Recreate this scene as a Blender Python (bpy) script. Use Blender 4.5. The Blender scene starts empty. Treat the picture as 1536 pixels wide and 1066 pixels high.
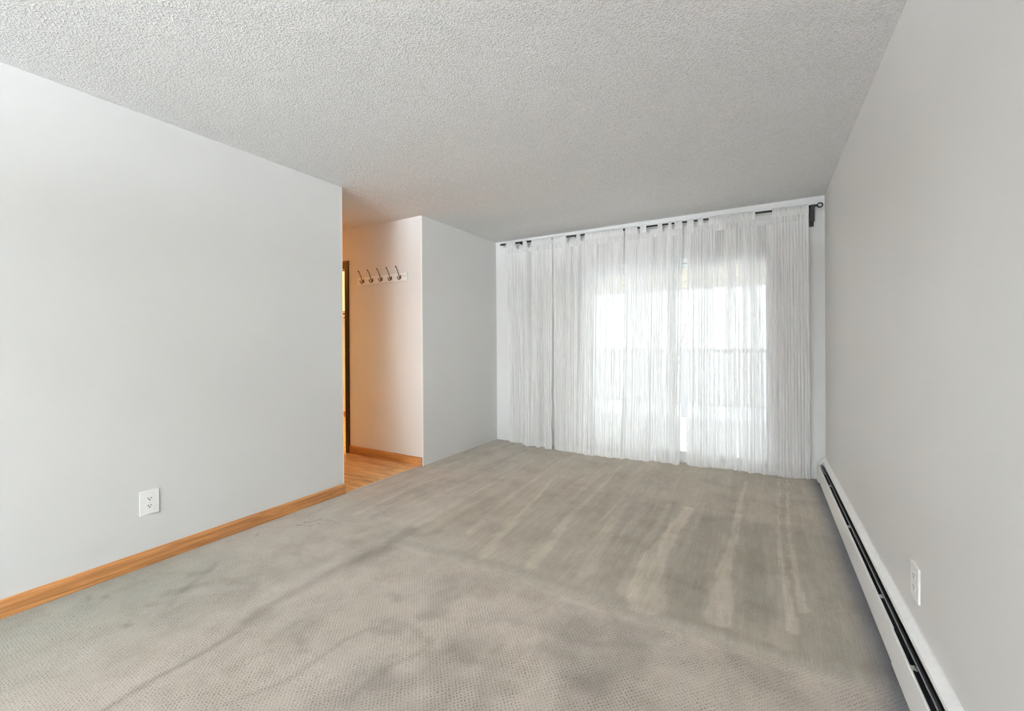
import bpy, bmesh, math, random
import numpy as np
from mathutils import Vector, Matrix, noise

# ------------------------------------------------------------------ camera, world, lights, exposure
SC = bpy.context.scene
COL = SC.collection
R = math.radians
PI = math.pi

F_PX, YAW, HY, CAM_H, PITCH, ROLL = 645.85, .5278, 516.42, 1.1914, -.0029, -.0061
XL, Y_END, XA, YA, YB, XR, H = -2.889, 2.281, -2.864, 3.183, 4.533, .46, 2.44
YF = -5.9                                            # wall behind the camera

def make_camera():
    f0 = Vector((-math.sin(YAW), math.cos(YAW), 0)); r0 = Vector((math.cos(YAW), math.sin(YAW), 0)); z = Vector((0, 0, 1))
    f = math.cos(PITCH)*f0 + math.sin(PITCH)*z
    u0 = math.cos(PITCH)*z - math.sin(PITCH)*f0
    r = math.cos(ROLL)*r0 + math.sin(ROLL)*u0
    u = math.cos(ROLL)*u0 - math.sin(ROLL)*r0
    cam = bpy.data.cameras.new('camera'); o = bpy.data.objects.new('camera', cam); COL.objects.link(o)
    o.matrix_world = Matrix(((r.x, u.x, -f.x, 0), (r.y, u.y, -f.y, 0), (r.z, u.z, -f.z, CAM_H), (0, 0, 0, 1)))
    cam.sensor_fit = 'HORIZONTAL'; cam.sensor_width = 36.0; cam.lens = 36.0*F_PX/1536
    cam.shift_y = -(533-HY)/1536
    cam.clip_start = .02; cam.clip_end = 200
    SC.camera = o
make_camera()

W = bpy.data.worlds.new('overcast'); SC.world = W; W.use_nodes = True
bg = W.node_tree.nodes['Background']
bg.inputs[0].default_value = (.88, .94, 1.0, 1); bg.inputs[1].default_value = 1.7

SC.view_settings.view_transform = 'Standard'; SC.view_settings.look = 'None'
SC.view_settings.gamma = 1; SC.view_settings.use_curve_mapping = False
SC.view_settings.exposure = 1.07
SC.cycles.max_bounces = 14; SC.cycles.diffuse_bounces = 8; SC.cycles.transparent_max_bounces = 24
SC.cycles.transmission_bounces = 8
SC.cycles.use_denoising = True
SC.cycles.sample_clamp_indirect = 6

FILL_GLOBE_W = 20          # each added globe fill lamp behind the camera
REAR_SKY = 1.0
HALL_W = 7.5
FILL_SPOT_W = 92
FILL_UPLIGHT_W = 645
CLOSET_W = 76

def point_light(name, loc, watts, color, radius, parent=None):
    l = bpy.data.lights.new(name, 'POINT'); l.energy = watts; l.color = color; l.shadow_soft_size = radius
    o = bpy.data.objects.new(name, l); COL.objects.link(o); o.location = loc
    if parent: o.parent = parent
    return o

# ------------------------------------------------------------------ helpers
def link_mesh(name, me, mat, parent=None):
    o = bpy.data.objects.new(name, me); COL.objects.link(o)
    if mat: me.materials.append(mat)
    if parent: o.parent = parent
    return o

class MB:
    def __init__(s): s.bm = bmesh.new()
    def box(s, x0, x1, y0, y1, z0, z1, bevel=0):
        r = bmesh.ops.create_cube(s.bm, size=1)
        for v in r['verts']:
            v.co = Vector(((x0+x1)/2+v.co.x*(x1-x0), (y0+y1)/2+v.co.y*(y1-y0), (z0+z1)/2+v.co.z*(z1-z0)))
        if bevel:
            es = list({e for v in r['verts'] for e in v.link_edges})
            bmesh.ops.bevel(s.bm, geom=es, offset=bevel, segments=2, affect='EDGES', profile=.6)
        return s
    def quad(s, *pts):
        s.bm.faces.new([s.bm.verts.new(p) for p in pts]); return s
    def prism(s, prof, axis, a, b):
        """profile in the plane across `axis` ('x': (y,z), 'y': (x,z), 'z': (x,y)) swept a..b"""
        def P(p, t):
            return {'x': (t, p[0], p[1]), 'y': (p[0], t, p[1]), 'z': (p[0], p[1], t)}[axis]
        A = [s.bm.verts.new(P(p, a)) for p in prof]; B = [s.bm.verts.new(P(p, b)) for p in prof]
        n = len(prof)
        for i in range(n): s.bm.faces.new((A[i], A[(i+1) % n], B[(i+1) % n], B[i]))
        s.bm.faces.new(A[::-1]); s.bm.faces.new(B)
        return s
    def tube(s, pts, rad, seg=12, cap=True):
        pts = [Vector(p) for p in pts]; rads = rad if isinstance(rad, (list, tuple)) else [rad]*len(pts)
        rings = []; up = None
        for i, p in enumerate(pts):
            d = (pts[min(i+1, len(pts)-1)]-pts[max(i-1, 0)]).normalized()
            if up is None: up = d.orthogonal().normalized()
            up = (up-d*up.dot(d)).normalized(); w = d.cross(up)
            rings.append([s.bm.verts.new(p+rads[i]*(math.cos(2*PI*k/seg)*up+math.sin(2*PI*k/seg)*w)) for k in range(seg)])
        for a, b in zip(rings, rings[1:]):
            for k in range(seg): s.bm.faces.new((a[k], a[(k+1) % seg], b[(k+1) % seg], b[k]))
        if cap: s.bm.faces.new(rings[0][::-1]); s.bm.faces.new(rings[-1])
        return s
    def ball(s, c, r, sz=1):
        res = bmesh.ops.create_uvsphere(s.bm, u_segments=20, v_segments=12, radius=r)
        for v in res['verts']: v.co = Vector((v.co.x, v.co.y, v.co.z*sz))+Vector(c)
        return s
    def build(s, name, mat, parent=None, smooth=False):
        bmesh.ops.recalc_face_normals(s.bm, faces=s.bm.faces)
        me = bpy.data.meshes.new(name); s.bm.to_mesh(me); s.bm.free()
        if smooth:
            for p in me.polygons: p.use_smooth = True
        return link_mesh(name, me, mat, parent)

def tag(o, label=None, cat=None, group=None, kind=None):
    if label: o['label'] = label
    if cat: o['category'] = cat
    if group: o['group'] = group
    if kind: o['kind'] = kind
    return o
def struct(o): o['kind'] = 'structure'; return o
def empty(name, loc=(0, 0, 0)):
    o = bpy.data.objects.new(name, None); COL.objects.link(o); o.location = loc; o.empty_display_size = .05
    return o
def parent_keep(o, p):
    """child meshes are written in world coordinates; shift them under the empty"""
    o.parent = p; o.location = -Vector(p.location) + Vector(o.location); return o

# ------------------------------------------------------------------ materials
def new_mat(name):
    m = bpy.data.materials.new(name); m.use_nodes = True
    nt = m.node_tree; b = nt.nodes['Principled BSDF']
    return m, nt, b
def N(nt, kind, **kw):
    n = nt.nodes.new(kind)
    for k, v in kw.items():
        if k in n.inputs.keys(): n.inputs[k].default_value = v
        else: setattr(n, k, v)
    return n
def objco(nt, scale=(1, 1, 1), rot=(0, 0, 0)):
    t = nt.nodes.new('ShaderNodeTexCoord'); mp = nt.nodes.new('ShaderNodeMapping')
    mp.inputs['Scale'].default_value = scale; mp.inputs['Rotation'].default_value = rot
    nt.links.new(t.outputs['Object'], mp.inputs[0]); return mp.outputs[0]
def ramp(nt, fac, stops):
    r = nt.nodes.new('ShaderNodeValToRGB'); e = r.color_ramp.elements
    while len(e) < len(stops): e.new(.5)
    for el, (p, c) in zip(e, stops):
        el.position = p; el.color = (*c, 1) if len(c) == 3 else c
    nt.links.new(fac, r.inputs[0]); return r.outputs[0]
def math_n(nt, op, a, b=None, c=None):
    n = nt.nodes.new('ShaderNodeMath'); n.operation = op
    for i, x in enumerate((a, b, c)):
        if x is None: continue
        if isinstance(x, (int, float)): n.inputs[i].default_value = x
        else: nt.links.new(x, n.inputs[i])
    return n.outputs[0]
def bump(nt, b, h, strength, dist):
    n = nt.nodes.new('ShaderNodeBump'); n.inputs['Strength'].default_value = strength; n.inputs['Distance'].default_value = dist
    nt.links.new(h, n.inputs['Height']); nt.links.new(n.outputs[0], b.inputs['Normal']); return n

def plain(name, color, rough=.5, metal=0, spec=.5):
    m, nt, b = new_mat(name)
    no = N(nt, 'ShaderNodeTexNoise', Scale=35.0, Detail=3.0)
    nt.links.new(objco(nt), no.inputs['Vector'])
    c = ramp(nt, no.outputs[0], [(.3, tuple(x*.97 for x in color)), (.7, tuple(min(1, x*1.03) for x in color))])
    nt.links.new(c, b.inputs['Base Color'])
    b.inputs['Roughness'].default_value = rough; b.inputs['Metallic'].default_value = metal
    b.inputs['Specular IOR Level'].default_value = spec
    return m

def wall_mat(name, color):
    m, nt, b = new_mat(name)
    co = objco(nt)
    big = N(nt, 'ShaderNodeTexNoise', Scale=1.3, Detail=4.0); nt.links.new(co, big.inputs['Vector'])
    c = ramp(nt, big.outputs[0], [(.3, tuple(x*.975 for x in color)), (.7, tuple(x*1.015 for x in color))])
    nt.links.new(c, b.inputs['Base Color'])
    fine = N(nt, 'ShaderNodeTexNoise', Scale=140.0, Detail=2.0); nt.links.new(co, fine.inputs['Vector'])
    bump(nt, b, fine.outputs[0], .06, .003)
    b.inputs['Roughness'].default_value = .55; b.inputs['Specular IOR Level'].default_value = .35
    return m

def ceiling_mat():
    m, nt, b = new_mat('popcorn_plaster')
    co = objco(nt)
    a = N(nt, 'ShaderNodeTexNoise', Scale=112.0, Detail=3.5, Roughness=.65); nt.links.new(co, a.inputs['Vector'])
    v = N(nt, 'ShaderNodeTexVoronoi', Scale=150.0); v.feature = 'SMOOTH_F1'; nt.links.new(co, v.inputs['Vector'])
    vv = math_n(nt, 'SUBTRACT', 1.0, v.outputs['Distance'])
    n1 = ramp(nt, a.outputs[0], [(.36, (0, 0, 0)), (.64, (1, 1, 1))])
    h = math_n(nt, 'MULTIPLY', n1, vv)
    bump(nt, b, h, 1.0, .009)
    big = N(nt, 'ShaderNodeTexNoise', Scale=1.1, Detail=3.0); nt.links.new(objco(nt, (.35, 1.6, 1)), big.inputs['Vector'])
    c = ramp(nt, big.outputs[0], [(.3, (.94, .938, .93)), (.7, (.97, .97, .965))])
    mx = N(nt, 'ShaderNodeMix'); mx.data_type = 'RGBA'; mx.blend_type = 'MULTIPLY'
    mx.inputs[0].default_value = 1.0
    pit = ramp(nt, h, [(0.0, (.84, .84, .84)), (.28, (1, 1, 1))])
    nt.links.new(c, mx.inputs[6]); nt.links.new(pit, mx.inputs[7])
    nt.links.new(mx.outputs[2], b.inputs['Base Color'])
    b.inputs['Roughness'].default_value = .95; b.inputs['Specular IOR Level'].default_value = .1
    return m

def carpet_mat():
    m, nt, b = new_mat('cut_and_loop_carpet')
    t = nt.nodes.new('ShaderNodeTexCoord'); sep = nt.nodes.new('ShaderNodeSeparateXYZ')
    wn = N(nt, 'ShaderNodeTexNoise', Scale=60.0, Detail=3.0); nt.links.new(t.outputs['Object'], wn.inputs['Vector'])
    mixv = nt.nodes.new('ShaderNodeVectorMath'); mixv.operation = 'SCALE'; mixv.inputs['Scale'].default_value = .014
    nt.links.new(wn.outputs['Color'], mixv.inputs[0])
    addv = nt.nodes.new('ShaderNodeVectorMath'); nt.links.new(t.outputs['Object'], addv.inputs[0]); nt.links.new(mixv.outputs[0], addv.inputs[1])
    nt.links.new(addv.outputs[0], sep.inputs[0])
    cx = math_n(nt, 'COSINE', math_n(nt, 'MULTIPLY', sep.outputs[0], 2*PI/.0168))
    cy = math_n(nt, 'COSINE', math_n(nt, 'MULTIPLY', sep.outputs[1], 2*PI/.0185))
    prod = math_n(nt, 'MULTIPLY', cx, cy)
    pn = N(nt, 'ShaderNodeTexNoise', Scale=9.0, Detail=4.0); nt.links.new(t.outputs['Object'], pn.inputs['Vector'])
    pits = math_n(nt, 'MULTIPLY', ramp(nt, prod, [(.25, (0, 0, 0)), (.9, (1, 1, 1))]), ramp(nt, pn.outputs[0], [(.35, (.35, .35, .35)), (.65, (1, 1, 1))]))
    pile = N(nt, 'ShaderNodeTexNoise', Scale=420.0, Detail=2.0); nt.links.new(t.outputs['Object'], pile.inputs['Vector'])
    mott = N(nt, 'ShaderNodeTexNoise', Scale=3.2, Detail=6.0, Roughness=.62); nt.links.new(t.outputs['Object'], mott.inputs['Vector'])
    base = ramp(nt, mott.outputs[0], [(.30, (.345, .300, .243)), (.5, (.41, .362, .30)), (.72, (.44, .392, .332))])
    at = nt.nodes.new('ShaderNodeAttribute'); at.attribute_name = 'wear_and_light'
    def mul(a, bb, f=1.0):
        mx = N(nt, 'ShaderNodeMix'); mx.data_type = 'RGBA'; mx.blend_type = 'MULTIPLY'; mx.inputs[0].default_value = f
        nt.links.new(a, mx.inputs[6]); nt.links.new(bb, mx.inputs[7]); return mx.outputs[2]
    c = mul(base, at.outputs['Color'])
    # scale 2 so the attribute .5 is neutral
    sc = nt.nodes.new('ShaderNodeVectorMath'); sc.operation = 'SCALE'; sc.inputs['Scale'].default_value = 2.0
    nt.links.new(c, sc.inputs[0]); c = sc.outputs[0]
    # the pits show most where the pile is not brushed (attribute alpha)
    pc = ramp(nt, pits, [(0, (1, 1, 1)), (1, (.50, .475, .445))])
    mx = N(nt, 'ShaderNodeMix'); mx.data_type = 'RGBA'; mx.blend_type = 'MULTIPLY'
    nt.links.new(at.outputs['Alpha'], mx.inputs[0]); nt.links.new(c, mx.inputs[6]); nt.links.new(pc, mx.inputs[7]); c = mx.outputs[2]
    pl = ramp(nt, pile.outputs[0], [(.3, (.72, .72, .72)), (.7, (1.16, 1.16, 1.16))])
    c = mul(c, pl)
    st = N(nt, 'ShaderNodeTexNoise', Scale=1.0, Detail=4.0, Roughness=.65); nt.links.new(objco(nt, (170, 5, 1)), st.inputs['Vector'])
    stc = ramp(nt, st.outputs[0], [(.3, (.84, .84, .83)), (.7, (1.12, 1.12, 1.13))])
    inv = math_n(nt, 'MULTIPLY', math_n(nt, 'SUBTRACT', 1.0, at.outputs['Alpha']), 1.0)
    mb2 = N(nt, 'ShaderNodeMix'); mb2.data_type = 'RGBA'; mb2.blend_type = 'MULTIPLY'
    nt.links.new(inv, mb2.inputs[0]); nt.links.new(c, mb2.inputs[6]); nt.links.new(stc, mb2.inputs[7]); c = mb2.outputs[2]
    nt.links.new(c, b.inputs['Base Color'])
    hh = math_n(nt, 'SUBTRACT', math_n(nt, 'MULTIPLY', pile.outputs[0], .5), math_n(nt, 'MULTIPLY', pits, .8))
    bump(nt, b, hh, .55, .004)
    b.inputs['Roughness'].default_value = 1.0; b.inputs['Specular IOR Level'].default_value = .05
    b.inputs['Sheen Weight'].default_value = .15
    return m

def oak_mat(name, axis, dark, light, scale=1.0):
    m, nt, b = new_mat(name)
    s = {'x': (1.2, 26, 26), 'y': (26, 1.2, 26), 'z': (26, 26, 1.2)}[axis]
    co = objco(nt, tuple(k*scale for k in s))
    a = N(nt, 'ShaderNodeTexNoise', Scale=1.6, Detail=7.0, Roughness=.62, Distortion=1.2); nt.links.new(co, a.inputs['Vector'])
    c = ramp(nt, a.outputs[0], [(.34, dark), (.52, tuple((x+y)/2 for x, y in zip(dark, light))), (.66, light)])
    nt.links.new(c, b.inputs['Base Color']); bump(nt, b, a.outputs[0], .15, .001)
    b.inputs['Roughness'].default_value = .42
    return m

def plank_mat():
    m, nt, b = new_mat('wood_plank_floor')
    br = N(nt, 'ShaderNodeTexBrick', Scale=1.0); br.offset = .37
    br.inputs['Mortar Size'].default_value = .0015; br.inputs['Brick Width'].default_value = 1.2; br.inputs['Row Height'].default_value = .15
    br.inputs['Color1'].default_value = (.35, .35, .35, 1); br.inputs['Color2'].default_value = (.65, .65, .65, 1); br.inputs['Mortar'].default_value = (.1, .1, .1, 1)
    nt.links.new(objco(nt), br.inputs['Vector'])
    a = N(nt, 'ShaderNodeTexNoise', Scale=1.5, Detail=7.0, Roughness=.65, Distortion=1.5); nt.links.new(objco(nt, (1.6, 17, 10)), a.inputs['Vector'])
    f = math_n(nt, 'ADD', math_n(nt, 'MULTIPLY', a.outputs[0], .75), math_n(nt, 'MULTIPLY', br.outputs[0], .25))
    c = ramp(nt, f, [(.30, (.20, .09, .035)), (.42, (.50, .29, .14)), (.55, (.74, .47, .21)), (.7, (.86, .60, .28))])
    nt.links.new(c, b.inputs['Base Color'])
    b.inputs['Roughness'].default_value = .38
    return m

def sheer_mat():
    """crinkled voile: open threads let part of the light straight through; 'weave' = how densely the cloth is gathered"""
    m = bpy.data.materials.new('white_crinkled_voile'); m.use_nodes = True
    nt = m.node_tree; nt.nodes.clear()
    out = nt.nodes.new('ShaderNodeOutputMaterial')
    at = nt.nodes.new('ShaderNodeAttribute'); at.attribute_name = 'weave'
    tr = nt.nodes.new('ShaderNodeBsdfTransparent'); tr.inputs[0].default_value = (1, 1, 1, 1)
    df = nt.nodes.new('ShaderNodeBsdfDiffuse'); tl = nt.nodes.new('ShaderNodeBsdfTranslucent')
    no = N(nt, 'ShaderNodeTexNoise', Scale=1.0, Detail=3.0); nt.links.new(objco(nt, (140, 140, .8)), no.inputs['Vector'])
    c = ramp(nt, no.outputs[0], [(.3, (.80, .79, .775)), (.7, (.90, .895, .885))])
    nt.links.new(c, df.inputs[0]); nt.links.new(c, tl.inputs[0])
    a = N(nt, 'ShaderNodeMixShader'); a.inputs[0].default_value = .36
    nt.links.new(df.outputs[0], a.inputs[1]); nt.links.new(tl.outputs[0], a.inputs[2])
    f = math_n(nt, 'ADD', at.outputs['Fac'], math_n(nt, 'MULTIPLY', math_n(nt, 'SUBTRACT', no.outputs[0], .5), .35))
    cl = nt.nodes.new('ShaderNodeClamp'); nt.links.new(f, cl.inputs[0])
    b = nt.nodes.new('ShaderNodeMixShader'); nt.links.new(cl.outputs[0], b.inputs[0])
    nt.links.new(tr.outputs[0], b.inputs[1]); nt.links.new(a.outputs[0], b.inputs[2])
    nt.links.new(b.outputs[0], out.inputs[0])
    return m

def glass_mat():
    m = bpy.data.materials.new('door_glass'); m.use_nodes = True
    nt = m.node_tree; nt.nodes.clear()
    out = nt.nodes.new('ShaderNodeOutputMaterial')
    tr = nt.nodes.new('ShaderNodeBsdfTransparent'); tr.inputs[0].default_value = (.96, .98, .97, 1)
    gl = nt.nodes.new('ShaderNodeBsdfGlossy'); gl.inputs['Roughness'].default_value = .02
    mx = nt.nodes.new('ShaderNodeMixShader'); mx.inputs[0].default_value = .05
    nt.links.new(tr.outputs[0], mx.inputs[1]); nt.links.new(gl.outputs[0], mx.inputs[2]); nt.links.new(mx.outputs[0], out.inputs[0])
    return m
def glow_mat(name, color, strength):
    m, nt, b = new_mat(name)
    b.inputs['Base Color'].default_value = (*color, 1); b.inputs['Emission Color'].default_value = (*color, 1)
    b.inputs['Emission Strength'].default_value = strength
    return m

M = dict(
    wall=wall_mat('warm_grey_wall_paint', (.66, .653, .640)),
    wall_tan=wall_mat('beige_stucco', (.76, .70, .61)),
    ceil=ceiling_mat(), carpet=carpet_mat(),
    oak_y=oak_mat('oak_trim_lengthwise', 'y', (.27, .105, .03), (.56, .255, .085)),
    oak_x=oak_mat('oak_trim_crosswise', 'x', (.27, .105, .03), (.56, .255, .085)),
    dark=oak_mat('dark_stained_casing', 'z', (.010, .004, .002), (.028, .011, .004)),
    plank=plank_mat(), sheer=sheer_mat(), glass=glass_mat(),
    white=plain('white_enamel', (.80, .80, .79), .35),
    heater=plain('heater_enamel', (.80, .80, .785), .4),
    plate=plain('white_plastic', (.84, .84, .82), .3),
    black=plain('black_metal', (.012, .011, .010), .45, 0),
    slot=plain('slot_black', (.02, .02, .02), .6),
    fin=plain('heater_inside', (.02, .02, .022), .6),
    damper=plain('damper_grey', (.20, .20, .20), .35, .4),
    steel=plain('bright_steel', (.6, .6, .6), .3, .9),
    bronze=plain('oil_rubbed_bronze', (.10, .06, .035), .35, .6),
    alu=plain('aluminium_frame', (.75, .76, .77), .35, .1),
    rail=plain('railing_paint', (.64, .63, .64), .6),
    snow=plain('pale_concrete', (.82, .83, .85), .8),
    bark=plain('bare_bark', (.25, .21, .18), .9),
    edge=plain('corner_bead_white', (.78, .77, .75), .5),
)

# ------------------------------------------------------------------ room shell
def wall(name, *boxes, mat='wall'):
    mb = MB()
    for b in boxes: mb.box(*b)
    return struct(mb.build(name, M[mat]))
T = .115
HX = -7.2        # far end of the hallway
CLX0, CLX1, CLY = -6.9, -3.1, 4.75       # closet / room behind the dark-framed opening
DX0, DX1, DZ = -4.78, -3.972, 2.045      # its opening in the alcove wall
# the wall at the left of the picture ends in a free corner; the hall opens behind it
wall('wall_left', (XL-T, XL, YF, Y_END, 0, H))
wall('wall_right', (XR, XR+.14, YF-.14, YB+.14, 0, H))
wall('wall_alcove', (CLX1, XA, YA, YA+.12, 0, H), (DX1, CLX1, YA, YA+.12, 0, H), (HX, DX0, YA, YA+.12, 0, H), (DX0, DX1, YA, YA+.12, DZ, H))
wall('wall_side', (XA-.12, XA, YA+.12, YB+.14, 0, H))
WX0, WX1, WZ = -1.725, .105, 2.005       # sliding door opening
wall('wall_back', (XA, WX0, YB, YB+.14, 0, H), (WX1, XR, YB, YB+.14, 0, H), (WX0, WX1, YB, YB+.14, WZ, H))
# behind the camera: a wall, with a big window added for fill light
RX0, RX1, RZ0, RZ1 = -2.75, .32, .12, 2.36
wall('wall_front', (XL-T, RX0, YF-.14, YF, 0, H), (RX1, XR, YF-.14, YF, 0, H), (RX0, RX1, YF-.14, YF, 0, RZ0), (RX0, RX1, YF-.14, YF, RZ1, H))
# hallway
wall('wall_hall', (HX, XL-T, Y_END-T, Y_END, 0, H), (HX-.1, HX, Y_END-T, YA+.12, 0, H))
# closet behind the opening
wall('wall_closet', (CLX0-.1, CLX1, CLY, CLY+.1, 0, H), (CLX0-.1, CLX0, YA+.12, CLY, 0, H), (CLX1, CLX1+.1, YA+.12, CLY+.1, 0, H))

# ceiling: one slab (its underside is the sprayed plaster)
struct(MB().box(HX-.1, XR+.14, YF-.14, YB+.14, H, H+.12).build('ceiling', M['ceil']))
struct(MB().box(HX-.1, XL-.004, Y_END-T, CLY+.1, -.1, -.004).build('floor_hallway', M['plank']))

# carpet grid with worn / brushed / soiled marks, plus light and lamp falloff painted into the tone
def carpet():
    x0, x1, y0, y1, st = XL-.004, XR, YF, YB, .0125
    nx = int((x1-x0)/st)+1; ny = int((y1-y0)/st)+1
    xs = np.linspace(x0, x1, nx); ys = np.linspace(y0, y1, ny)
    X, Y = np.meshgrid(xs, ys, indexing='xy')
    rng = np.random.RandomState(4)
    def fbm(scale, seed, sx=1, sy=1):
        r = np.random.RandomState(seed); out = np.zeros_like(X); amp = 1; tot = 0
        for k in range(4):
            gx, gy = int(6*scale*sx*2**k)+3, int(13*scale*sy*2**k)+3
            g = r.rand(gy, gx)
            u = (X-x0)/(x1-x0)*(gx-2); v = (Y-y0)/(y1-y0)*(gy-2)
            i = u.astype(int); j = v.astype(int); fu = u-i; fv = v-j
            fu = fu*fu*(3-2*fu); fv = fv*fv*(3-2*fv)
            out += amp*(g[j, i]*(1-fu)*(1-fv)+g[j, i+1]*fu*(1-fv)+g[j+1, i]*(1-fu)*fv+g[j+1, i+1]*fu*fv)
            tot += amp; amp *= .55
        return out/tot
    wob = (fbm(1.2, 1)-.5)*.14; wob2 = (fbm(1.2, 2)-.5)*.14
    rag = (fbm(14, 51)-.5)*.030; rag2 = (fbm(14, 52)-.5)*.05
    tone = np.ones_like(X)
    def stroke(pts, w, d, soft=.5):
        """multiply the tone along a polyline of half-width w (may vary) by 1+d"""
        nonlocal tone
        best = np.zeros_like(X)
        Px, Py = X+wob*.22+rag, Y+wob2*.3+rag2
        ws = w if isinstance(w, (list, tuple)) else [w]*len(pts)
        for (a, b, wa, wb) in zip(pts, pts[1:], ws, ws[1:]):
            dx, dy = b[0]-a[0], b[1]-a[1]; L = dx*dx+dy*dy+1e-9
            t = np.clip(((Px-a[0])*dx+(Py-a[1])*dy)/L, 0, 1)
            dist = np.hypot(Px-a[0]-t*dx, Py-a[1]-t*dy); ww = wa+(wb-wa)*t
            k = np.clip((ww-dist)/(ww*(min(soft, .6) if d > 0 else soft)+1e-6), 0, 1); k = k*k*(3-2*k)
            best = np.maximum(best, k)
        tone *= 1+d*(1.3 if d > 0 else 1.15)*best
    # zone brushed by the vacuum: x > -1.9 beyond y = 1.88, the pile lies darker
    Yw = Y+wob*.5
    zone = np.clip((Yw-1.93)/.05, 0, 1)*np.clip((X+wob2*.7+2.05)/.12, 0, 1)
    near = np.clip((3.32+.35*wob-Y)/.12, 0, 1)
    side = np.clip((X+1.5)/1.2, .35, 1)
    brushed = zone.copy(); tone *= 1+.10*np.clip((Y-2.0)/2, 0, 1)-.17*zone*(.05+.95*near)*side  # far end lightened too: window light put into the carpet colour
    stroke([(-1.95, 1.9), (-1.62, 1.92), (-1.3, 1.95), (-.98, 1.95), (-.6, 1.93), (-.2, 1.95), (.2, 1.93), (.42, 1.95)], .06, -.09, .9)
    stroke([(-1.85, 1.84), (-1.3, 1.875), (-.6, 1.84), (.0, 1.85), (.3, 1.85)], .02, .05, 1)
    # light tracks inside it
    stroke([(-.47, 3.3), (-.50, 2.8), (-.52, 2.36), (-.47, 2.0)], [.035, .05, .075, .10], .20, .25)
    stroke([(-.60, 3.3), (-.60, 2.6), (-.57, 2.05)], [.03, .04, .06], .12, .5)
    stroke([(-.13, 4.2), (-.155, 3.4), (-.165, 2.75), (-.18, 2.4), (-.17, 2.03)], [.012, .02, .03, .04, .07], .20, .3)
    stroke([(.12, 4.4), (.085, 3.3), (.078, 2.67), (.095, 2.34), (.11, 2.12)], [.008, .012, .014, .022, .035], .20, .3)
    stroke([(.18, 4.38), (.14, 3.3), (.135, 2.7), (.15, 2.3)], [.008, .012, .014, .025], .18, .3)
    stroke([(.06, 2.6), (.085, 2.2), (.05, 2.0)], [.01, .03, .05], .12, .4)
    stroke([(-1.62, 3.55), (-1.47, 2.62), (-1.36, 2.0)], [.012, .025, .05], .13, .5)
    stroke([(-2.50, 3.5), (-2.50, 2.5), (-2.48, 2.03)], [.012, .014, .02], .14, .6)
    stroke([(-2.03, 3.9), (-1.99, 2.7), (-1.96, 2.1)], [.012, .022, .04], .10, .5)
    stroke([(-1.19, 4.1), (-1.15, 2.8), (-1.08, 2.05)], [.012, .03, .05], .12, .4)
    stroke([(-.88, 3.2), (-.86, 2.7), (-.80, 2.1)], [.02, .04, .06], .11, .4)
    stroke([(-1.78, 4.1), (-1.72, 3.0), (-1.62, 2.2)], [.01, .02, .03], .10, .5)
    stroke([(-2.25, 4.1), (-2.22, 3.0), (-2.2, 2.4)], .015, .09, .6)
    stroke([(-2.62, 4.3), (-2.68, 3.3)], .012, .08, .6)
    for k in range(26):
        xx = rng.uniform(-2.6, .3); ya = rng.uniform(2.0, 2.9); yb = ya+rng.uniform(.4, 1.3)
        stroke([(xx, ya), (xx+rng.uniform(-.05, .02), min(yb, 4.4))], rng.uniform(.006, .02), rng.uniform(-.06, .08), .7)
    # darker bands between
    stroke([(-.33, 3.15), (-.33, 2.6), (-.30, 2.13)], [.05, .07, .09], -.08, .5)
    stroke([(-.02, 3.2), (-.03, 2.6), (-.04, 2.15)], [.06, .08, .09], -.08, .5)
    stroke([(-.70, 3.25), (-.72, 2.6), (-.68, 2.1)], [.02, .03, .03], -.08, .6)
    stroke([(-1.33, 3.25), (-.87, 3.336), (-.49, 3.36), (-.18, 3.39)], .05, -.05, 1)
    # old dirt lanes at the left
    stroke([(-1.95, 2.05), (-1.93, 1.8), (-1.95, 1.5), (-1.94, 1.1), (-1.87, .87), (-1.89, .70), (-1.86, .5), (-1.86, .2)], [.09, .07, .07, .05, .03, .022, .018, .018], -.19, .9)
    stroke([(-1.88, .95), (-1.885, .70), (-1.86, .5)], .014, -.12, .9)
    stroke([(-2.08, 2.0), (-2.1, 1.6), (-2.12, 1.3)], .10, -.10, 1)
    stroke([(-2.60, 1.22), (-2.50, 1.1), (-2.42, .97), (-2.36, .9)], .03, -.14, .8)
    stroke([(-2.36, 1.15), (-2.2, 1.2), (-2.1, 1.15)], .035, -.10, .9)
    for (x, y, w, d) in ((-2.752, 1.526, .014, -.30), (-2.557, 1.121, .04, -.17), (-2.45, 1.02, .05, -.17), (-2.42, .884, .035, -.12),
                         (-2.756, .736, .02, -.2), (-2.70, .79, .012, -.3), (-2.344, .751, .02, -.24), (-1.721, 1.072, .04, -.10), (-1.58, 1.052, .03, -.14),
                         (-1.509, 1.464, .045, -.15), (-1.358, 1.279, .05, -.15), (-1.262, 1.461, .05, -.13), (-.968, 1.307, .04, -.13),
                         (-.699, 1.5, .06, -.14), (-.563, 1.428, .06, -.14), (-1.203, 1.115, .05, -.14), (-.298, 2.249, .04, -.1), (-.016, 2.226, .05, -.1),
                         (-.72, 2.08, .05, -.1), (-2.2, 1.96, .07, -.1), (-1.83, 2.06, .05, -.1), (-2.3, 1.5, .04, -.1), (-2.15, 1.75, .05, -.08),
                         (-1.05, 1.35, .05, -.11), (-.9, 1.42, .03, -.12), (-.8, 1.25, .05, -.12), (-.45, 1.5, .07, -.09), (-.3, 1.68, .08, -.07), (.05, 1.72, .07, -.06)):
        a = rng.uniform(0, PI); l = w*rng.uniform(.4, 1.6)
        stroke([(x-l*math.cos(a), y-l*math.sin(a)), (x+l*math.cos(a), y+l*math.sin(a))], w, d, .95)
    stroke([(-1.55, .75), (-1.45, .95), (-1.47, 1.15), (-1.4, 1.3)], .02, -.13, .9)
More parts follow.
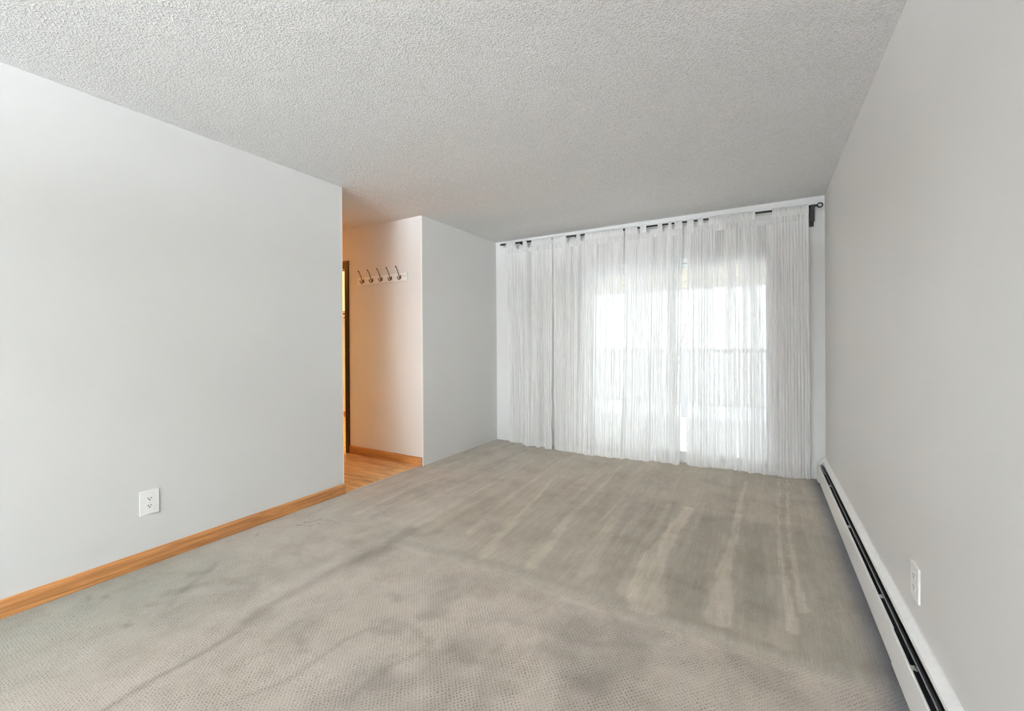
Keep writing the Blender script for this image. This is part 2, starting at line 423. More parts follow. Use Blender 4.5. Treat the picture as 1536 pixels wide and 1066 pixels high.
    stroke([(-1.42, 1.32), (-1.3, 1.36), (-1.15, 1.3)], .03, -.12, .9)
    stroke([(-1.2, .95), (-1.22, 1.1), (-1.15, 1.25)], .025, -.12, .9)
    stroke([(-1.1, 1.5), (-.9, 1.6), (-.6, 1.62), (-.3, 1.75)], .03, -.07, .9)
    # dented outline near the wall corner
    for a, b in (((-2.67, 1.735), (-2.57, 1.78)), ((-2.67, 1.735), (-2.615, 1.87)), ((-2.615, 1.87), (-2.50, 1.90)), ((-2.57, 1.78), (-2.545, 1.82))):
        stroke([a, b], .007, -.28, .7)
    # general mottling of soil
    f = fbm(2.2, 7); tone *= 1-.20*np.clip((f-.52)/.18, 0, 1)*np.clip((1.9-Y)/.1, 0, 1)*np.clip((X+2.7)/.8, .15, 1)
    f2 = fbm(5, 11); tone *= 1-.06*(f2-.5)*2
    f3 = fbm(1.5, 15, 5, .5); tone *= 1+.12*(f3-.5)*2*np.clip((Y-1.9)/.1, 0, 1)
    f4 = fbm(3, 16, 14, .8); tone *= 1+.20*(f4-.5)*np.clip((Y-1.9)/.1, 0, 1)
    f5 = fbm(22, 17); tone *= 1+.14*(f5-.5)
    # tint: filtration soiling along the heater is blue-grey
    soil = np.clip(((X+wob*.25)-(XR-.062-.10))/.10, 0, 1)**1.4
    soil += .55*np.clip(((X+wob*.8)-(XR-.062-.28))/.26, 0, 1)*np.clip((2.6-Y)/1.2, .2, 1)
    soil = np.clip(soil, 0, 1)
    soilL = np.clip((XL+.10-X)/.09, 0, 1)*.35
    r = tone*(1-.60*soil)*(1-.25*soilL); g = tone*(1-.56*soil)*(1-.22*soilL); b = tone*(1-.45*soil)*(1-.2*soilL)
    # left front is greener and greyer
    gl = np.clip((-2.0-X)/.7, 0, 1)*np.clip((1.7-Y)/.8, 0, 1)
    dn = 1-.12*np.clip((1.55-Y)/.5, 0, 1); r *= dn; g *= dn; b *= dn  # front end darkened: more dirt there, and tone offsetting strong lamplight
    r *= 1-.21*gl; g *= 1-.16*gl; b *= 1-.17*gl
    # un-brushed part slightly pinkish light
    pk = np.clip((1.9-Y)/.05, 0, 1)*(1-gl)
    r *= 1+.05*pk; g *= 1+.02*pk; b *= 1+.04*pk
    g *= 1-.012*brushed; b *= 1-.035*brushed
    alpha = np.where(Y < 1.9, 1.0, .32)*np.ones_like(X)
    alpha *= np.clip(.45+1.1*fbm(1.6, 21), .5, 1)
    Z = np.zeros_like(X)+(fbm(3, 31)-.5)*.004
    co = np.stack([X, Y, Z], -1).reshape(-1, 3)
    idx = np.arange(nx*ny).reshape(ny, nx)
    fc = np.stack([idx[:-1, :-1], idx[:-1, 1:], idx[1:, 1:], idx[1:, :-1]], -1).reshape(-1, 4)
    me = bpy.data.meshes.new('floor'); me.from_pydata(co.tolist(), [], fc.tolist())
    at = me.color_attributes.new('wear_and_light', 'FLOAT_COLOR', 'POINT')
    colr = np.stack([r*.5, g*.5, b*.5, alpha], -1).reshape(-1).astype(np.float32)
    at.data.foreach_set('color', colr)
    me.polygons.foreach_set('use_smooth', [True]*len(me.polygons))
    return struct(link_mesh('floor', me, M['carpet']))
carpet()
struct(MB().box(XL+.01, XR+.14, YF-.14, YB+.14, -.1, -.012).build('floor_slab', M['snow']))
# carpet edge strip where it meets the planks
struct(MB().prism([(XL-.022, -.004), (XL-.018, .001), (XL-.004, .004), (XL+.004, .001), (XL+.004, -.004)], 'y', Y_END, YA).build('trim_1', plain('carpet_edge_strip', (.50, .38, .24), .6)))

# baseboards
def board_y(name, x, y0, y1, s=1, h=.082, t=.012):
    return struct(MB().prism([(x, 0), (x+s*t, 0), (x+s*t, h-.014), (x+s*t*.55, h-.003), (x+s*t*.4, h), (x, h)], 'y', y0, y1).build(name, M['oak_y']))
def board_x(name, y, x0, x1, s=-1, h=.082, t=.012, mat='oak_x'):
    return struct(MB().prism([(y, -.004), (y+s*t, -.004), (y+s*t, h-.014), (y+s*t*.55, h-.003), (y+s*t*.4, h), (y, h)], 'x', x0, x1).build(name, M[mat]))
board_y('baseboard_left', XL, YF, Y_END+.012)
board_x('baseboard_left_end', Y_END, XL-T-.3, XL, s=1)
board_x('baseboard_alcove', YA, DX1+.055, XA-.012)
board_x('baseboard_hall', YA, HX, DX0-.055)
board_x('baseboard_closet', CLY, CLX0, CLX1)
board_x('baseboard_front', YF, XL, XR, s=1)
# pale corner beads on the free corners
struct(MB().box(XL-.012, XL+.0015, Y_END-.0005, Y_END+.0025, .083, H-.003).build('trim_2', M['edge']))
struct(MB().box(XA-.010, XA+.0015, YA-.0025, YA+.010, .0, H-.003).build('trim_3', M['edge']))

# dark casing of the opening
def casing():
    d = struct(empty('door_2', (DX1, YA, 0)))
    cs = MB().box(DX1-.004, DX1+.055, YA-.016, YA, -.004, DZ+.06, .004).build('casing', M['dark']); parent_keep(cs, d)
    cl = MB().box(DX0-.055, DX0+.004, YA-.016, YA, -.004, DZ+.06, .004).build('casing', M['dark']); parent_keep(cl, d)
    ch = MB().box(DX0+.004, DX1-.004, YA-.016, YA, DZ-.004, DZ+.06, .004).build('head_casing', M['dark']); parent_keep(ch, d)
    jb = MB().box(DX1-.018, DX1+.001, YA, YA+.121, -.004, DZ).build('jamb', M['dark']); parent_keep(jb, d)
    jl = MB().box(DX0-.001, DX0+.018, YA, YA+.121, -.004, DZ).build('jamb', M['dark']); parent_keep(jl, d)
    jh = MB().box(DX0+.018, DX1-.018, YA, YA+.121, DZ-.018, DZ+.001).build('head_jamb', M['dark']); parent_keep(jh, d)
casing()

# ------------------------------------------------------------------ baseboard heater
def heater():
    y0, y1 = -2.6, 4.525; yj = 2.04; gap = 4.43
    hx = XR
    t = tag(empty('baseboard_heater', (hx-.03, 1.0, 0)), 'long white metal baseboard heater with black top slot running along the right wall', 'heater')
    def P(mb, name, mat, smooth=False): o = mb.build(name, M[mat], None, smooth); parent_keep(o, t); return o
    # wall hood (back panel folded forward at the top)
    for a, b, e in ((y0, yj-.002, .0), (yj+.002, gap, .0015)):
        P(MB().prism([(hx, .012), (hx-.004, .012), (hx-.004, .196-e), (hx-.006, .199-e), (hx-.026, .184-e), (hx-.0285, .174-e), (hx-.0305, .174-e), (hx-.0285, .187-e), (hx-.006, .206-e), (hx, .206-e)], 'y', a, b), 'back_panel', 'heater')
    # front panel, top edge rolled inwards
    for a, b, e in ((y0, yj-.0015, 0), (yj+.0015, gap, .0025)):
        P(MB().prism([(hx-.062+e, .020), (hx-.060+e, .018), (hx-.059+e, .020), (hx-.059+e, .149), (hx-.0575+e, .149), (hx-.057+e, .146), (hx-.0558+e, .146), (hx-.056+e, .151), (hx-.060+e, .1525), (hx-.0625+e, .149)], 'y', a, b), 'front_panel', 'heater')
    P(MB().prism([(hx-.043, .157), (hx-.0435, .160), (hx-.0415, .162), (hx-.030, .152), (hx-.021, .136), (hx-.022, .133), (hx-.031, .149)], 'y', y0+.02, gap-.004), 'damper', 'damper')
    P(MB().box(hx-.058, hx-.005, y0, gap, .030, .036), 'inner_pan', 'fin')
    P(MB().box(hx-.0045, hx-.0042, y0, gap, .012, .19), 'inner_back', 'fin')
    el = MB().tube([(hx-.032, y0+.05, .085), (hx-.032, gap-.02, .085)], .010, 10)
    P(el, 'heating_pipe', 'fin')
    fn = MB(); y = 0.2
    while y < gap-.15: fn.box(hx-.056, hx-.010, y, y+.0015, .055, .115); y += .012
    P(fn, 'fins', 'fin')
    # end cap at the curtain wall
    P(MB().prism([(hx, .0), (hx-.064, .0), (hx-.064, .150), (hx-.058, .158), (hx-.034, .187), (hx-.006, .209), (hx, .209)], 'y', gap, y1).box(hx-.0635, hx-.0635+.001, gap-.006, gap, .02, .15), 'end_cap', 'heater')
    # damper clips
    for yy in (3.84, 3.05, 2.28, 1.83, 1.35, .8, .2):
        P(MB().box(hx-.056, hx-.040, yy-.011, yy+.011, .143, .147, .001).box(hx-.056, hx-.0545, yy-.009, yy+.009, .115, .145).box(hx-.048, hx-.044, yy-.004, yy+.004, .146, .152), 'damper_clip', 'steel')
    # snap-on joint cover
    return t
heater()

# ------------------------------------------------------------------ wall outlets
def outlet(name, label, x, yc, zc, s, w, h):
    """duplex receptacle on a wall x = const, s = direction into the room"""
    t = tag(empty(name, (x, yc, zc)), label, 'outlet')
    def P(mb, nm, mat, par=t):
        o = mb.build(nm, M[mat]); parent_keep(o, t)
        if par is not t: o.parent = par; o.location = (0, 0, 0)
        return o
    def bx(mb, d0, d1, y0, y1, z0, z1, bv=0):
        a, b = x+s*d0, x+s*d1; return mb.box(min(a, b), max(a, b), y0, y1, z0, z1, bv)
    P(bx(MB(), 0, .0065, yc-w/2, yc+w/2, zc-h/2, zc+h/2, .0025), 'plate', 'plate')
    for dz in (.0195, -.0195):
        # rounded receptacle face with flat top and bottom
        pr = []
        for k in range(32):
            a = 2*PI*k/32; pr.append((yc+.0172*math.cos(a), zc+dz+max(-.0125, min(.0125, .0172*math.sin(a)))))
        mb = MB(); mb.prism(pr, 'x', x+s*.004, x+s*.0075)
        rc = P(mb, 'receptacle', 'plate')
        for (dy, z0, z1) in ((-.0064*s, -.001, .0075), (.0064*s, .0005, .0070)):
            o = bx(MB(), .007, .0079, yc+dy-.0017, yc+dy+.0017, zc+dz+z0, zc+dz+z1).build('slot', M['slot']); o.parent = rc
        pr = [(yc+.0032*math.cos(2*PI*k/14), zc+dz-.0062+.0032*math.sin(2*PI*k/14)) for k in range(14)]
        o = MB().prism(pr, 'x', x+s*.007, x+s*.0079).build('slot', M['slot']); o.parent = rc
    P(MB().ball((x+s*.0055, yc, zc), .0028), 'screw', 'steel')
    return t
outlet('wall_outlet', 'white duplex outlet on the left wall above the oak baseboard', XL, 1.025, .340, 1, .086, .130)
outlet('wall_outlet', 'white outlet plate seen edge-on on the right wall above the heater', XR, 2.005, .350, -1, .090, .122)

# ------------------------------------------------------------------ coat hook rail
def coat_rail():
    t = tag(empty('coat_hook_rail', (-3.405, YA, 1.862)), 'white wooden coat rail with five bronze hooks on the alcove wall', 'coat rack')
    x0, x1 = -3.763, -3.048
    def P(mb, nm, mat, sm=False): o = mb.build(nm, M[mat], None, sm); parent_keep(o, t); return o
    P(MB().box(x0, x1, YA-.017, YA, 1.821, 1.902, .004), 'board', 'white')
    hk = None
    for i, x in enumerate((-3.668, -3.530, -3.393, -3.260, -3.131)):
        y = YA-.017
        if hk is None:
            mb = MB()
            mb.box(x-.0085, x+.0085, y-.004, y, 1.842, 1.878, .002)
            # long upper arm with a ball, short lower arm curling up
            up = [(x, y-.003, 1.853), (x, y-.014, 1.851), (x, y-.022, 1.862), (x, y-.030, 1.885), (x, y-.042, 1.915), (x, y-.056, 1.940), (x, y-.066, 1.951)]
            mb.tube(up, [.0055, .0055, .005, .0045, .0042, .0040, .0038], 10)
            mb.ball((x, y-.068, 1.954), .0075)
            lo = [(x, y-.008, 1.850), (x, y-.016, 1.838), (x, y-.028, 1.832), (x, y-.040, 1.838), (x, y-.046, 1.852)]
            mb.tube(lo, [.0055, .005, .0045, .0042, .004], 10); mb.ball((x, y-.047, 1.855), .0065)
            hk = P(mb, 'hook', 'bronze', True); x00 = x
            hk0 = hk
        else:
            c = hk0.copy(); COL.objects.link(c); c.parent = t; c.location = Vector(hk0.location)+Vector((x-x00, 0, 0))
    for x in (-3.094, -3.068):
        P(MB().tube([(x, YA-.0165, 1.868), (x, YA-.0182, 1.868)], .0038, 12), 'screw', 'slot')
coat_rail()

# ------------------------------------------------------------------ sliding glass door
def sliding_door():
    d = struct(empty('door_1', ((WX0+WX1)/2, YB, 0)))
    def P(mb, nm, mat): o = mb.build(nm, M[mat]); parent_keep(o, d); return o
    f = MB(); yy0, yy1 = YB-.012, YB+.10
    f.box(WX0-.012, WX0+.035, yy0, yy1, .0, WZ+.012, .003).box(WX1-.035, WX1+.012, yy0, yy1, 0, WZ+.012, .003)
    f.box(WX0+.035, WX1-.035, yy0, yy1, WZ-.035, WZ+.012, .003).box(WX0+.035, WX1-.035, yy0+.02, yy1, 0, .03, .003)
    P(f, 'frame', 'alu')
    mid = -.80
    def sash(x0, x1, y, name):
        s = MB(); w = .048
        s.box(x0, x0+w, y, y+.03, .03, WZ-.035, .003).box(x1-w, x1, y, y+.03, .03, WZ-.035, .003)
        s.box(x0+w, x1-w, y, y+.03, WZ-.035-w, WZ-.035, .003).box(x0+w, x1-w, y, y+.03, .03, .03+.075, .003)
        P(s, name, 'alu')
        P(MB().box(x0+w-.004, x1-w+.004, y+.012, y+.018, .10, WZ-.035-w+.004), 'pane', 'glass')
    sash(WX0+.035, mid+.03, YB+.055, 'fixed_sash')
    sash(mid-.03, WX1-.035, YB+.018, 'sliding_sash')
    P(MB().box(WX1-.075, WX1-.05, YB-.012, YB+.018, .93, 1.13, .004), 'door_handle', 'alu')
sliding_door()

# ------------------------------------------------------------------ curtain rod and curtains
YROD = 4.433
def rod_z(x): return 2.379+(x+2.715)*(2.336-2.379)/3.12
def curtain_rod():
    t = tag(empty('curtain_rod', (-1.15, YROD, 2.36)), 'thin black metal curtain rod across the whole window wall', 'curtain rod')
    def P(mb, nm, mat='black', sm=True): o = mb.build(nm, M[mat], None, sm); parent_keep(o, t); return o
    x0, x1 = -2.70, .385
    P(MB().tube([(x0, YROD, rod_z(x0)), (-1.2, YROD, rod_z(-1.2))], .0105, 14), 'outer_rod')
    P(MB().tube([(-1.25, YROD, rod_z(-1.25)), (x1, YROD, rod_z(x1))], .0085, 14), 'inner_rod')
    P(MB().tube([(x0+.005, YROD, rod_z(x0)), (x0-.012, YROD, rod_z(x0)), (x0-.016, YROD, rod_z(x0)), (x0-.034, YROD, rod_z(x0)), (x0-.038, YROD, rod_z(x0))], [.0125, .0125, .007, .013, .006], 14), 'finial')
    xr = .418; ring = [(xr+.018*math.cos(2*PI*k/24), YROD, rod_z(xr)+.018*math.sin(2*PI*k/24)) for k in range(25)]
    P(MB().tube(ring, .006, 8), 'ring_finial')
    P(MB().tube([(x1-.01, YROD, rod_z(x1)), (xr-.014, YROD, rod_z(xr))], [.012, .008], 12), 'finial_neck')
    for x, full in ((.366, True), (-2.452, False), (-1.762, False)):
        z = rod_z(x)
        mb = MB()
        if full:
            mb.box(x-.017, x+.017, YB-.006, YB, z-.155, z+.02, .002)
            mb.box(x-.012, x+.012, YROD-.008, YB, z-.018, z-.006, .002)
            mb.prism([(YROD-.016, z-.016), (YROD-.010, z-.016), (YROD-.008, z-.012), (YROD+.012, z-.012), (YROD+.016, z), (YROD+.020, z+.01), (YROD+.024, z-.018), (YROD-.014, z-.02)], 'x', x-.013, x+.013)
            mb.box(x-.014, x+.014, YROD-.018, YROD-.012, z-.135, z+.008, .002)
        else:
            mb.box(x-.012, x+.012, YB-.005, YB, z-.075, z+.015, .002)
            mb.box(x-.008, x+.008, YROD-.010, YB, z-.022, z-.010, .002)
            mb.box(x-.008, x+.008, YROD-.017, YROD-.011, z-.022, z+.004, .002)
        P(mb, 'bracket', 'black', False)
curtain_rod()

OPEN = [(-2.520, -2.421), (-2.368, -2.307), (-1.874, -1.757), (-1.710, -1.657), (-1.093, -1.070), (-1.007, -.897), (-.853, -.796), (-.765, -.740),
        (-.565, -.530), (-.483, -.437), (-.215, -.193), (-.055, .072)]
YBOT = [(-2.70, 4.47), (-2.36, 4.385), (-1.936, 4.365), (-1.61, 4.325), (-1.20, 4.36), (-.70, 4.42), (-.38, 4.45), (-.186, 4.44), (.074, 4.435), (.35, 4.475)]
def lerp_tab(tab, x):
    if x <= tab[0][0]: return tab[0][1]
    for (a, va), (b, vb) in zip(tab, tab[1:]):
        if x <= b: return va+(vb-va)*(x-a)/(b-a)
    return tab[-1][1]
def n1(x, z=0., s=0.): return noise.noise(Vector((x, z, s)))
def fold(x, z, seed):
    """y offset of the cloth: broad folds that wander slowly down, crinkle pleats and a knife fold now and then"""
    t = (2.3-z)/2.3
    wob = .014*n1(x*1.5, z*.9, seed+9)
    r = 1-2*abs(n1((x+wob)*9, z*.22, seed+15))
    a = .018*n1((x+wob)*7, z*.3, seed)+.040*n1((x+wob)*15, z*.22, seed+3)*(.5+.6*t)-.026*max(0, r-.55)
    b = .0105*n1((x+wob*.5)*38, z*.3, seed+5)
    c = .0070*math.sin((x+wob*.15)*2*PI/.0225+3*n1(x*4, 0, seed+2))
    return a*1.25+b+c
def sag(x):
    """drop of the heading's upper edge in the gaps between tabs"""
    for a, b in OPEN:
        if a-.005 < x < b+.005:
            w = b-a; k = min(1, max(0, 1-((x-(a+b)/2)/(w/2+.005))**2)); return .012+.018*k*min(1, w/.09)
    return 0
def grid_mesh(name, P, nx, nz, attr=None, mat=None, parent=None):
    me = bpy.data.meshes.new(name)
    fc = [(j*(nx+1)+i, j*(nx+1)+i+1, (j+1)*(nx+1)+i+1, (j+1)*(nx+1)+i) for j in range(nz) for i in range(nx)]
    me.from_pydata(P, [], fc)
    if attr is not None:
        at = me.attributes.new('weave', 'FLOAT', 'POINT'); at.data.foreach_set('value', attr)
    me.polygons.foreach_set('use_smooth', [True]*len(me.polygons))
    return link_mesh(name, me, mat, parent)

def curtain(label, tops, bots, seed, dens, front=0.0, edges=(0, 0)):
    (xt0, xt1), (xb0, xb1) = tops, bots
    t = tag(empty('sheer_curtain', ((xt0+xt1)/2, YROD, 0.0)), label, 'curtain', 'white sheer tab top curtains on the black rod')
    org = Vector(t.location)
    nx = max(30, int((xt1-xt0)/.0035)); nz = 56
    def xy(s, z, zt, hang=1.0):
        k = min(1, max(0, (zt-z)/(zt-.0)))
        x0 = xt0+(xb0-xt0)*k; x1 = xt1+(xb1-xt1)*k
        e0 = edges[0]*(.5*n1(z*2.3, 1.7, seed)+.3*n1(z*6, 3.1, seed)); e1 = edges[1]*(.5*n1(z*2.1, 5.7, seed)+.3*n1(z*5.3, 8.1, seed))
        ease0 = max(0, 1-s*6)**2; ease1 = max(0, 1-(1-s)*6)**2
        x = x0+(x1-x0)*s+e0*ease0*k+e1*ease1*k
        xs = xt0+(xt1-xt0)*s
        yb = lerp_tab(YBOT, x)-.004
        base = YROD+(yb-YROD)*(k**1.2)
        amp = .35+.65*min(1, (zt-z)/.45)
        y = base+fold(xs, z, seed)*amp-front
        lim = YB-.016 if not (WX0-.05 < x < WX1+.05) else YB-.03
        return x, min(y, lim), xs
    pts = []; att = []
    for j in range(nz+1):
        for i in range(nx+1):
            s = i/nx; xs = xt0+(xt1-xt0)*s
            zt = rod_z(xs)-.108
            hem = .010+.012*(n1(xs*5, 0, seed+4)+.3*n1(xs*22, 0, seed+6))
            hem = max(.006, hem)
            v = j/nz
            z = zt+(hem-zt)*v
            x, y, _ = xy(s, z, zt)
            pts.append((x-org.x, y-org.y, z-org.z))
            sl = abs(fold(xs+.003, z, seed)-fold(xs-.003, z, seed))/.006
            w = dens+.04+.34*min(1.2, sl)+.12*n1(xs*60, z*.2, seed+1)+.40*n1(xs*8, z*.25, seed+8)+.42*n1(xs*24, z*.22, seed+12)
            if z < hem+.075: w += .14
            if s*(xt1-xt0) < .012 or (1-s)*(xt1-xt0) < .012: w += .3
            att.append(max(.12, min(.97, w)))
    grid_mesh('cloth', pts, nx, nz, att, M['sheer'], t)
    # doubled heading band
    pts = []; att = []; nh = 8
    for j in range(nh+1):
        for i in range(nx+1):
            s = i/nx; xs = xt0+(xt1-xt0)*s
            z1 = rod_z(xs)-.048-sag(xs); z0 = rod_z(xs)-.118+.004*n1(xs*20, 0, seed)
            z = z1+(z0-z1)*j/nh
            y = YROD+fold(xs, z, seed)*.38-front-.0025-.002*n1(xs*70, z*12, seed)
            pts.append((xs-org.x, y-org.y, z-org.z)); att.append(min(.97, .88+.08*n1(xs*50, z*20, seed)))
    grid_mesh('heading', pts, nx, nh, att, M['sheer'], t)
    # tabs looping over the rod, in the stretches between the open gaps
    runs = []; a = xt0
    for g0, g1 in OPEN:
        if g1 <= xt0 or g0 >= xt1: continue
        runs.append((a, g0)); a = g1
    runs.append((a, xt1))
    rr = random.Random(seed)
    for a, b in runs:
        n = max(1, round((b-a)/.055)); w = (b-a)/n
        for k in range(n):
            ta, tb = a+k*w+(.0006 if n > 1 else 0), a+(k+1)*w-(.0006 if n > 1 else 0)
            m = 8; zlow = -.062; pr = []
            rad = .0155+rr.uniform(0, .003)
            path = [(-.013, zlow), (-rad*.98, -.03), (-rad, -.008)]+[(-rad*math.cos(q), rad*math.sin(q)) for q in (0.3, .8, 1.3, PI/2, 1.85, 2.35, 2.85)]+[(rad, -.008), (rad*.8, -.03), (.012, zlow)]
            for (dy, dz) in path:
                for i in range(m+1):
                    x = ta+(tb-ta)*i/m
                    p = .0022*math.sin(i*2.1+k)+.003*n1(x*60, dz*10, seed)
                    sgn = -1 if dy < 0 else 1
                    zz = rod_z(x)+dz+(abs(p) if dz > .005 else 0)
                    pr.append((x-org.x, YROD+dy+sgn*abs(p)-org.y-(front if dz < -.05 else 0), zz-org.z))
            grid_mesh('tab', pr, m, len(path)-1, [.92]*len(pr), M['sheer'], t)
    return t
curtain('white sheer curtain hanging leftmost on the rod, against solid wall by the corner', (-2.652, -2.048), (-2.615, -2.03), 11, .66, 0, (.07, .04))
curtain('white sheer curtain, second from the left, overlapping the left edge of the glass door', (-2.040, -1.240), (-2.02, -1.262), 23, .64, .0, (.03, .02))
curtain('white sheer curtain in the middle, ending left of the open gap in the curtains', (-1.222, -.668), (-1.250, -.705), 37, .66, 0, (.02, .012))
curtain('white sheer curtain directly right of the open gap, showing the railing through it', (-.625, -.207), (-.648, -.206), 41, .58, .0, (.012, .03))
curtain('white sheer curtain hanging rightmost on the rod, next to the right wall', (-.198, .339), (-.204, .355), 59, .62, 0, (.03, .05))

# ------------------------------------------------------------------ closet behind the dark casing
def closet():
    t = tag(empty('closet_shelf', (-5.2, CLY-.18, 1.72)), 'white closet shelf with hanging rod seen through the dark-framed opening', 'shelf')
    def P(mb, nm, mat, sm=False): o = mb.build(nm, M[mat], None, sm); parent_keep(o, t); return o
    P(MB().box(CLX0, CLX1, CLY-.36, CLY, 1.70, 1.72, .002), 'board', 'white')
    P(MB().box(CLX0, CLX1, CLY-.018, CLY, 1.62, 1.70, .002), 'cleat', 'oak_x')
    P(MB().tube([(CLX0, CLY-.29, 1.63), (CLX1, CLY-.29, 1.63)], .016, 12), 'hanging_rod', 'white', True)
    for x in (-6.2, -5.75, -4.6, -3.6):
        P(MB().prism([(CLY, 1.44), (CLY, 1.47), (CLY-.30, 1.70), (CLY-.33, 1.70)], 'x', x-.008, x+.008).box(x-.008, x+.008, CLY-.004, CLY, 1.42, 1.70), 'bracket', 'white')
    s = tag(MB().box(CLX0, CLX1, CLY-.016, CLY, 1.02, 1.045, .002).build('wall_batten', M['white']), 'thin white batten low on the closet wall behind the dark-framed opening', 'batten')
closet()

def dome(name, label, x, y, watts, color, r=.15, glow=3.0):
    t = tag(empty(name, (x, y, H)), label, 'lamp')
    o = MB().tube([(0, 0, -.002), (0, 0, -.02)], [r*1.05, r*1.05], 32).build('base', M['bronze'], t)
    mb = MB(); bm = mb.bm
    res = bmesh.ops.create_uvsphere(bm, u_segments=28, v_segments=14, radius=r)
    for v in res['verts']: v.co.z = -.02+min(0, v.co.z)*.55
    o2 = mb.build('glass_shade', glow_mat('warm_glass_'+name, color, glow), t, True)
    l = point_light('bulb', (0, 0, -.02-r*.55-.06), watts, color, .06, t)
    return t
dome('hall_ceiling_light', 'warm dome light on the hallway ceiling', -5.2, 2.72, HALL_W, (1.0, .32, .03), .14, 2)
dome('closet_ceiling_light', 'warm dome light on the closet ceiling', -4.9, 4.15, CLOSET_W, (1.0, .56, .13), .14, 2)

# ------------------------------------------------------------------ added behind the camera for fill light: window, globes, uplights, spots
def added_rear_window():  # unseen window, added to send soft frontal light into the room
    w = struct(empty('added_window_1', ((RX0+RX1)/2, YF, RZ0)))
    f = MB(); y0, y1 = YF-.10, YF+.01
    f.box(RX0, RX0+.05, y0, y1, RZ0, RZ1).box(RX1-.05, RX1, y0, y1, RZ0, RZ1).box(RX0, RX1, y0, y1, RZ0, RZ0+.05).box(RX0, RX1, y0, y1, RZ1-.05, RZ1).box(-1.22, -1.18, y0, y1, RZ0, RZ1)
    o = f.build('added_window_frame', M['white']); parent_keep(o, w)
    o = MB().box(RX0+.04, RX1-.04, YF-.06, YF-.055, RZ0+.04, RZ1-.04).build('pane', M['glass']); parent_keep(o, w)
added_rear_window()
def fill_globe(x, y, z, i):  # added globe lamps, fill for the visible half of the room
    t = tag(empty('added_fill_globe', (x, y, z)), 'added white globe fill lamp, unseen behind the camera', 'lamp', 'added globe fill lamps')
    MB().tube([(0, 0, .15), (0, 0, H-z)], .004, 8).build('cord', M['black'], t)
    MB().tube([(0, 0, H-z), (0, 0, H-z-.02)], .05, 20).build('canopy', M['white'], t)
    MB().tube([(0, 0, .11), (0, 0, .16)], [.03, .02], 16).build('socket', M['black'], t)
    g = MB().ball((0, 0, 0), .12).build('globe', glow_mat('opal_glass', (1, .97, .93), 4), t, True)
    point_light('bulb', (0, 0, -.0), FILL_GLOBE_W, (.84, .925, 1.0), .125, t)
    g.visible_shadow = True
    return t
for i, (x, y, z) in enumerate(((-1.8, -4.6, 1.5), (-1.2, -4.8, 1.5), (-.6, -4.6, 1.5))): fill_globe(x, y, z, i)

def fill_uplight(x, y):  # added uplights whose bounce off the ceiling fills the room
    t = tag(empty('added_fill_uplight', (x, y, 0)), 'added fill uplight behind the camera, aimed at the ceiling', 'floor lamp', 'added fill uplights')
    MB().tube([(0, 0, 0), (0, 0, .025)], [.15, .14], 28).build('base', M['black'], t)
    MB().tube([(0, 0, .02), (0, 0, 1.66)], .012, 10).build('pole', M['black'], t)
    MB().tube([(0, 0, 1.64), (0, 0, 1.68), (0, 0, 1.76)], [.03, .10, .19], 28, False).build('bowl_shade', M['white'], t)
    l = bpy.data.lights.new('bulb', 'AREA'); l.shape = 'DISK'; l.size = .3; l.energy = FILL_UPLIGHT_W; l.color = (.84, .925, 1.0)
    o = bpy.data.objects.new('bulb', l); COL.objects.link(o); o.parent = t; o.location = (0, 0, 1.755); o.rotation_euler = (PI, 0, 0)
fill_uplight(-1.5, -4.3); fill_uplight(-.7, -4.1)
def added_fill_spots():  # added spots that brighten the far left end
    x0, x1, y = -.9, .25, -3.6
    t = tag(empty('added_fill_spots', ((x0+x1)/2, y, H)), 'added fill spots on a black ceiling track behind the camera', 'added fill spots')
    MB().box(x0-t.location.x-.1, x1-t.location.x+.1, -.018, .018, -.025, 0).build('rail', M['black'], t)
    for k in range(4):
        dx = x0+(x1-x0)*k/3-t.location.x
        MB().tube([(dx, 0, -.025), (dx, 0, -.11)], .008, 8).build('stem', M['black'], t)
        MB().tube([(dx, -.07, -.125), (dx, .05, -.13)], [.04, .055], 18).build('spot_head', M['black'], t)
        l = bpy.data.lights.new('bulb', 'SPOT'); l.energy = FILL_SPOT_W; l.color = (.88, .945, 1.0); l.spot_size = R(33); l.spot_blend = 1.0; l.shadow_soft_size = .16
        o = bpy.data.objects.new('bulb', l); COL.objects.link(o); o.parent = t; o.location = (dx, .24, -.16)
        d = Vector((-2.3, 4.5, 1.6))-Vector((dx+t.location.x, y+.24, H-.16)); o.rotation_euler = d.to_track_quat('-Z', 'Y').to_euler()
added_fill_spots()

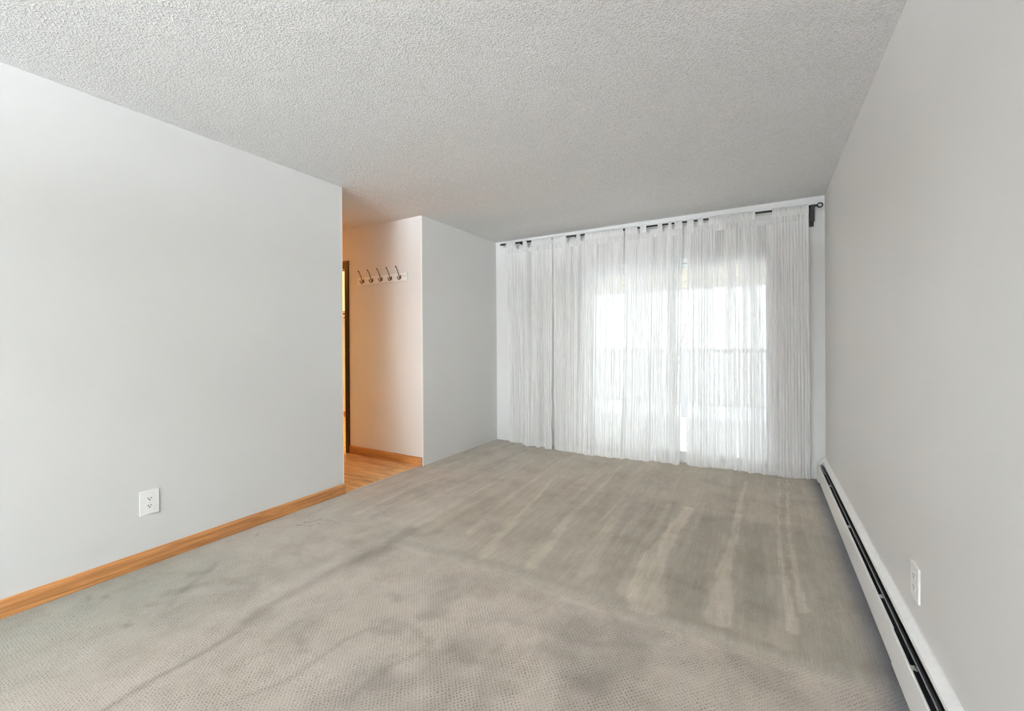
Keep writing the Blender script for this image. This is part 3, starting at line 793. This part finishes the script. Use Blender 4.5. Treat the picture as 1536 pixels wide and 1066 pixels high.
# ------------------------------------------------------------------ outdoors
YR = 7.5
def outdoors():
    struct(MB().box(-4.5, 2.5, YB+.14, YR+.1, -.14, -.03).build('balcony_floor', M['snow']))
    struct(MB().box(-4.5, 2.5, YB+.14, YR+.1, 2.60, 2.75).build('balcony_ceiling', M['wall_tan']))
    struct(MB().box(-4.5, 2.5, YR-.02, YR+.12, 2.20, 2.60).build('trim_4', M['wall_tan']))
    struct(MB().box(-4.5, 2.5, YR+.06, YR+.16, 2.075, 2.20).build('trim_5', M['wall_tan']))
    struct(MB().box(-4.5, 2.5, YR+.05, YR+.17, 2.055, 2.075).build('trim_6', M['rail']))
    struct(MB().box(-60, 60, YB+.3, 120, -3.3, -3.0).build('ground', M['snow']))
    t = tag(empty('balcony_railing', (-.8, YR, 0)), 'grey balcony railing with upright pickets beyond the sheer curtains', 'railing')
    def P(mb, nm, mat='rail'): o = mb.build(nm, M[mat]); parent_keep(o, t); return o
    P(MB().box(-4.3, 2.4, YR-.02, YR+.05, 1.02, 1.085, .004), 'top_rail')
    P(MB().box(-4.3, 2.4, YR-.01, YR+.03, .17, .22, .003), 'bottom_rail')
    for x in (-3.4, -1.12, 1.1):
        P(MB().box(x-.045, x+.045, YR-.03, YR+.06, -.03, 1.10, .004), 'post')
    k0 = None; x = -4.2; 
    while x < 2.3:
        if k0 is None: k0 = P(MB().box(-.014, .014, YR-.002, YR+.022, .22, 1.02), 'picket'); l0 = Vector(k0.location); k0.location = l0+Vector((x, 0, 0))
        else:
            c = k0.copy(); COL.objects.link(c); c.parent = t; c.location = l0+Vector((x, 0, 0))
        x += .072
outdoors()

def bare_tree(label, x, y, z0, hgt, seed):
    rr = random.Random(seed); mb = MB()
    def grow(p, d, ln, r, lv):
        pts = [p]; q = p.copy(); dd = d.copy(); n = 4; rads = [r]
        for k in range(n):
            dd = (dd+Vector((rr.uniform(-.16, .16), rr.uniform(-.16, .16), rr.uniform(-.05, .14)))).normalized()
            q = q+dd*ln/n; pts.append(q.copy()); rads.append(r*(1-.45*(k+1)/n))
            if lv < 4 and k >= (1 if lv == 0 else 0):
                for s in range(2 if lv < 2 else 1):
                    a = rr.uniform(0, 2*PI); nd = (dd*.75+Vector((math.cos(a), math.sin(a), .25))*.75).normalized()
                    grow(q.copy(), nd, ln*rr.uniform(.5, .68), rads[-1]*.55, lv+1)
        mb.tube(pts, rads, 5)
    grow(Vector((x, y, z0)), Vector((0, 0, 1)), hgt*.6, hgt*.008, 0)
    return tag(mb.build('bare_tree', M['bark']), label, 'tree')
bare_tree('leafless tree beyond the balcony, seen through the gap in the curtains', -2.9, 15.5, -3.0, 8.0, 3)
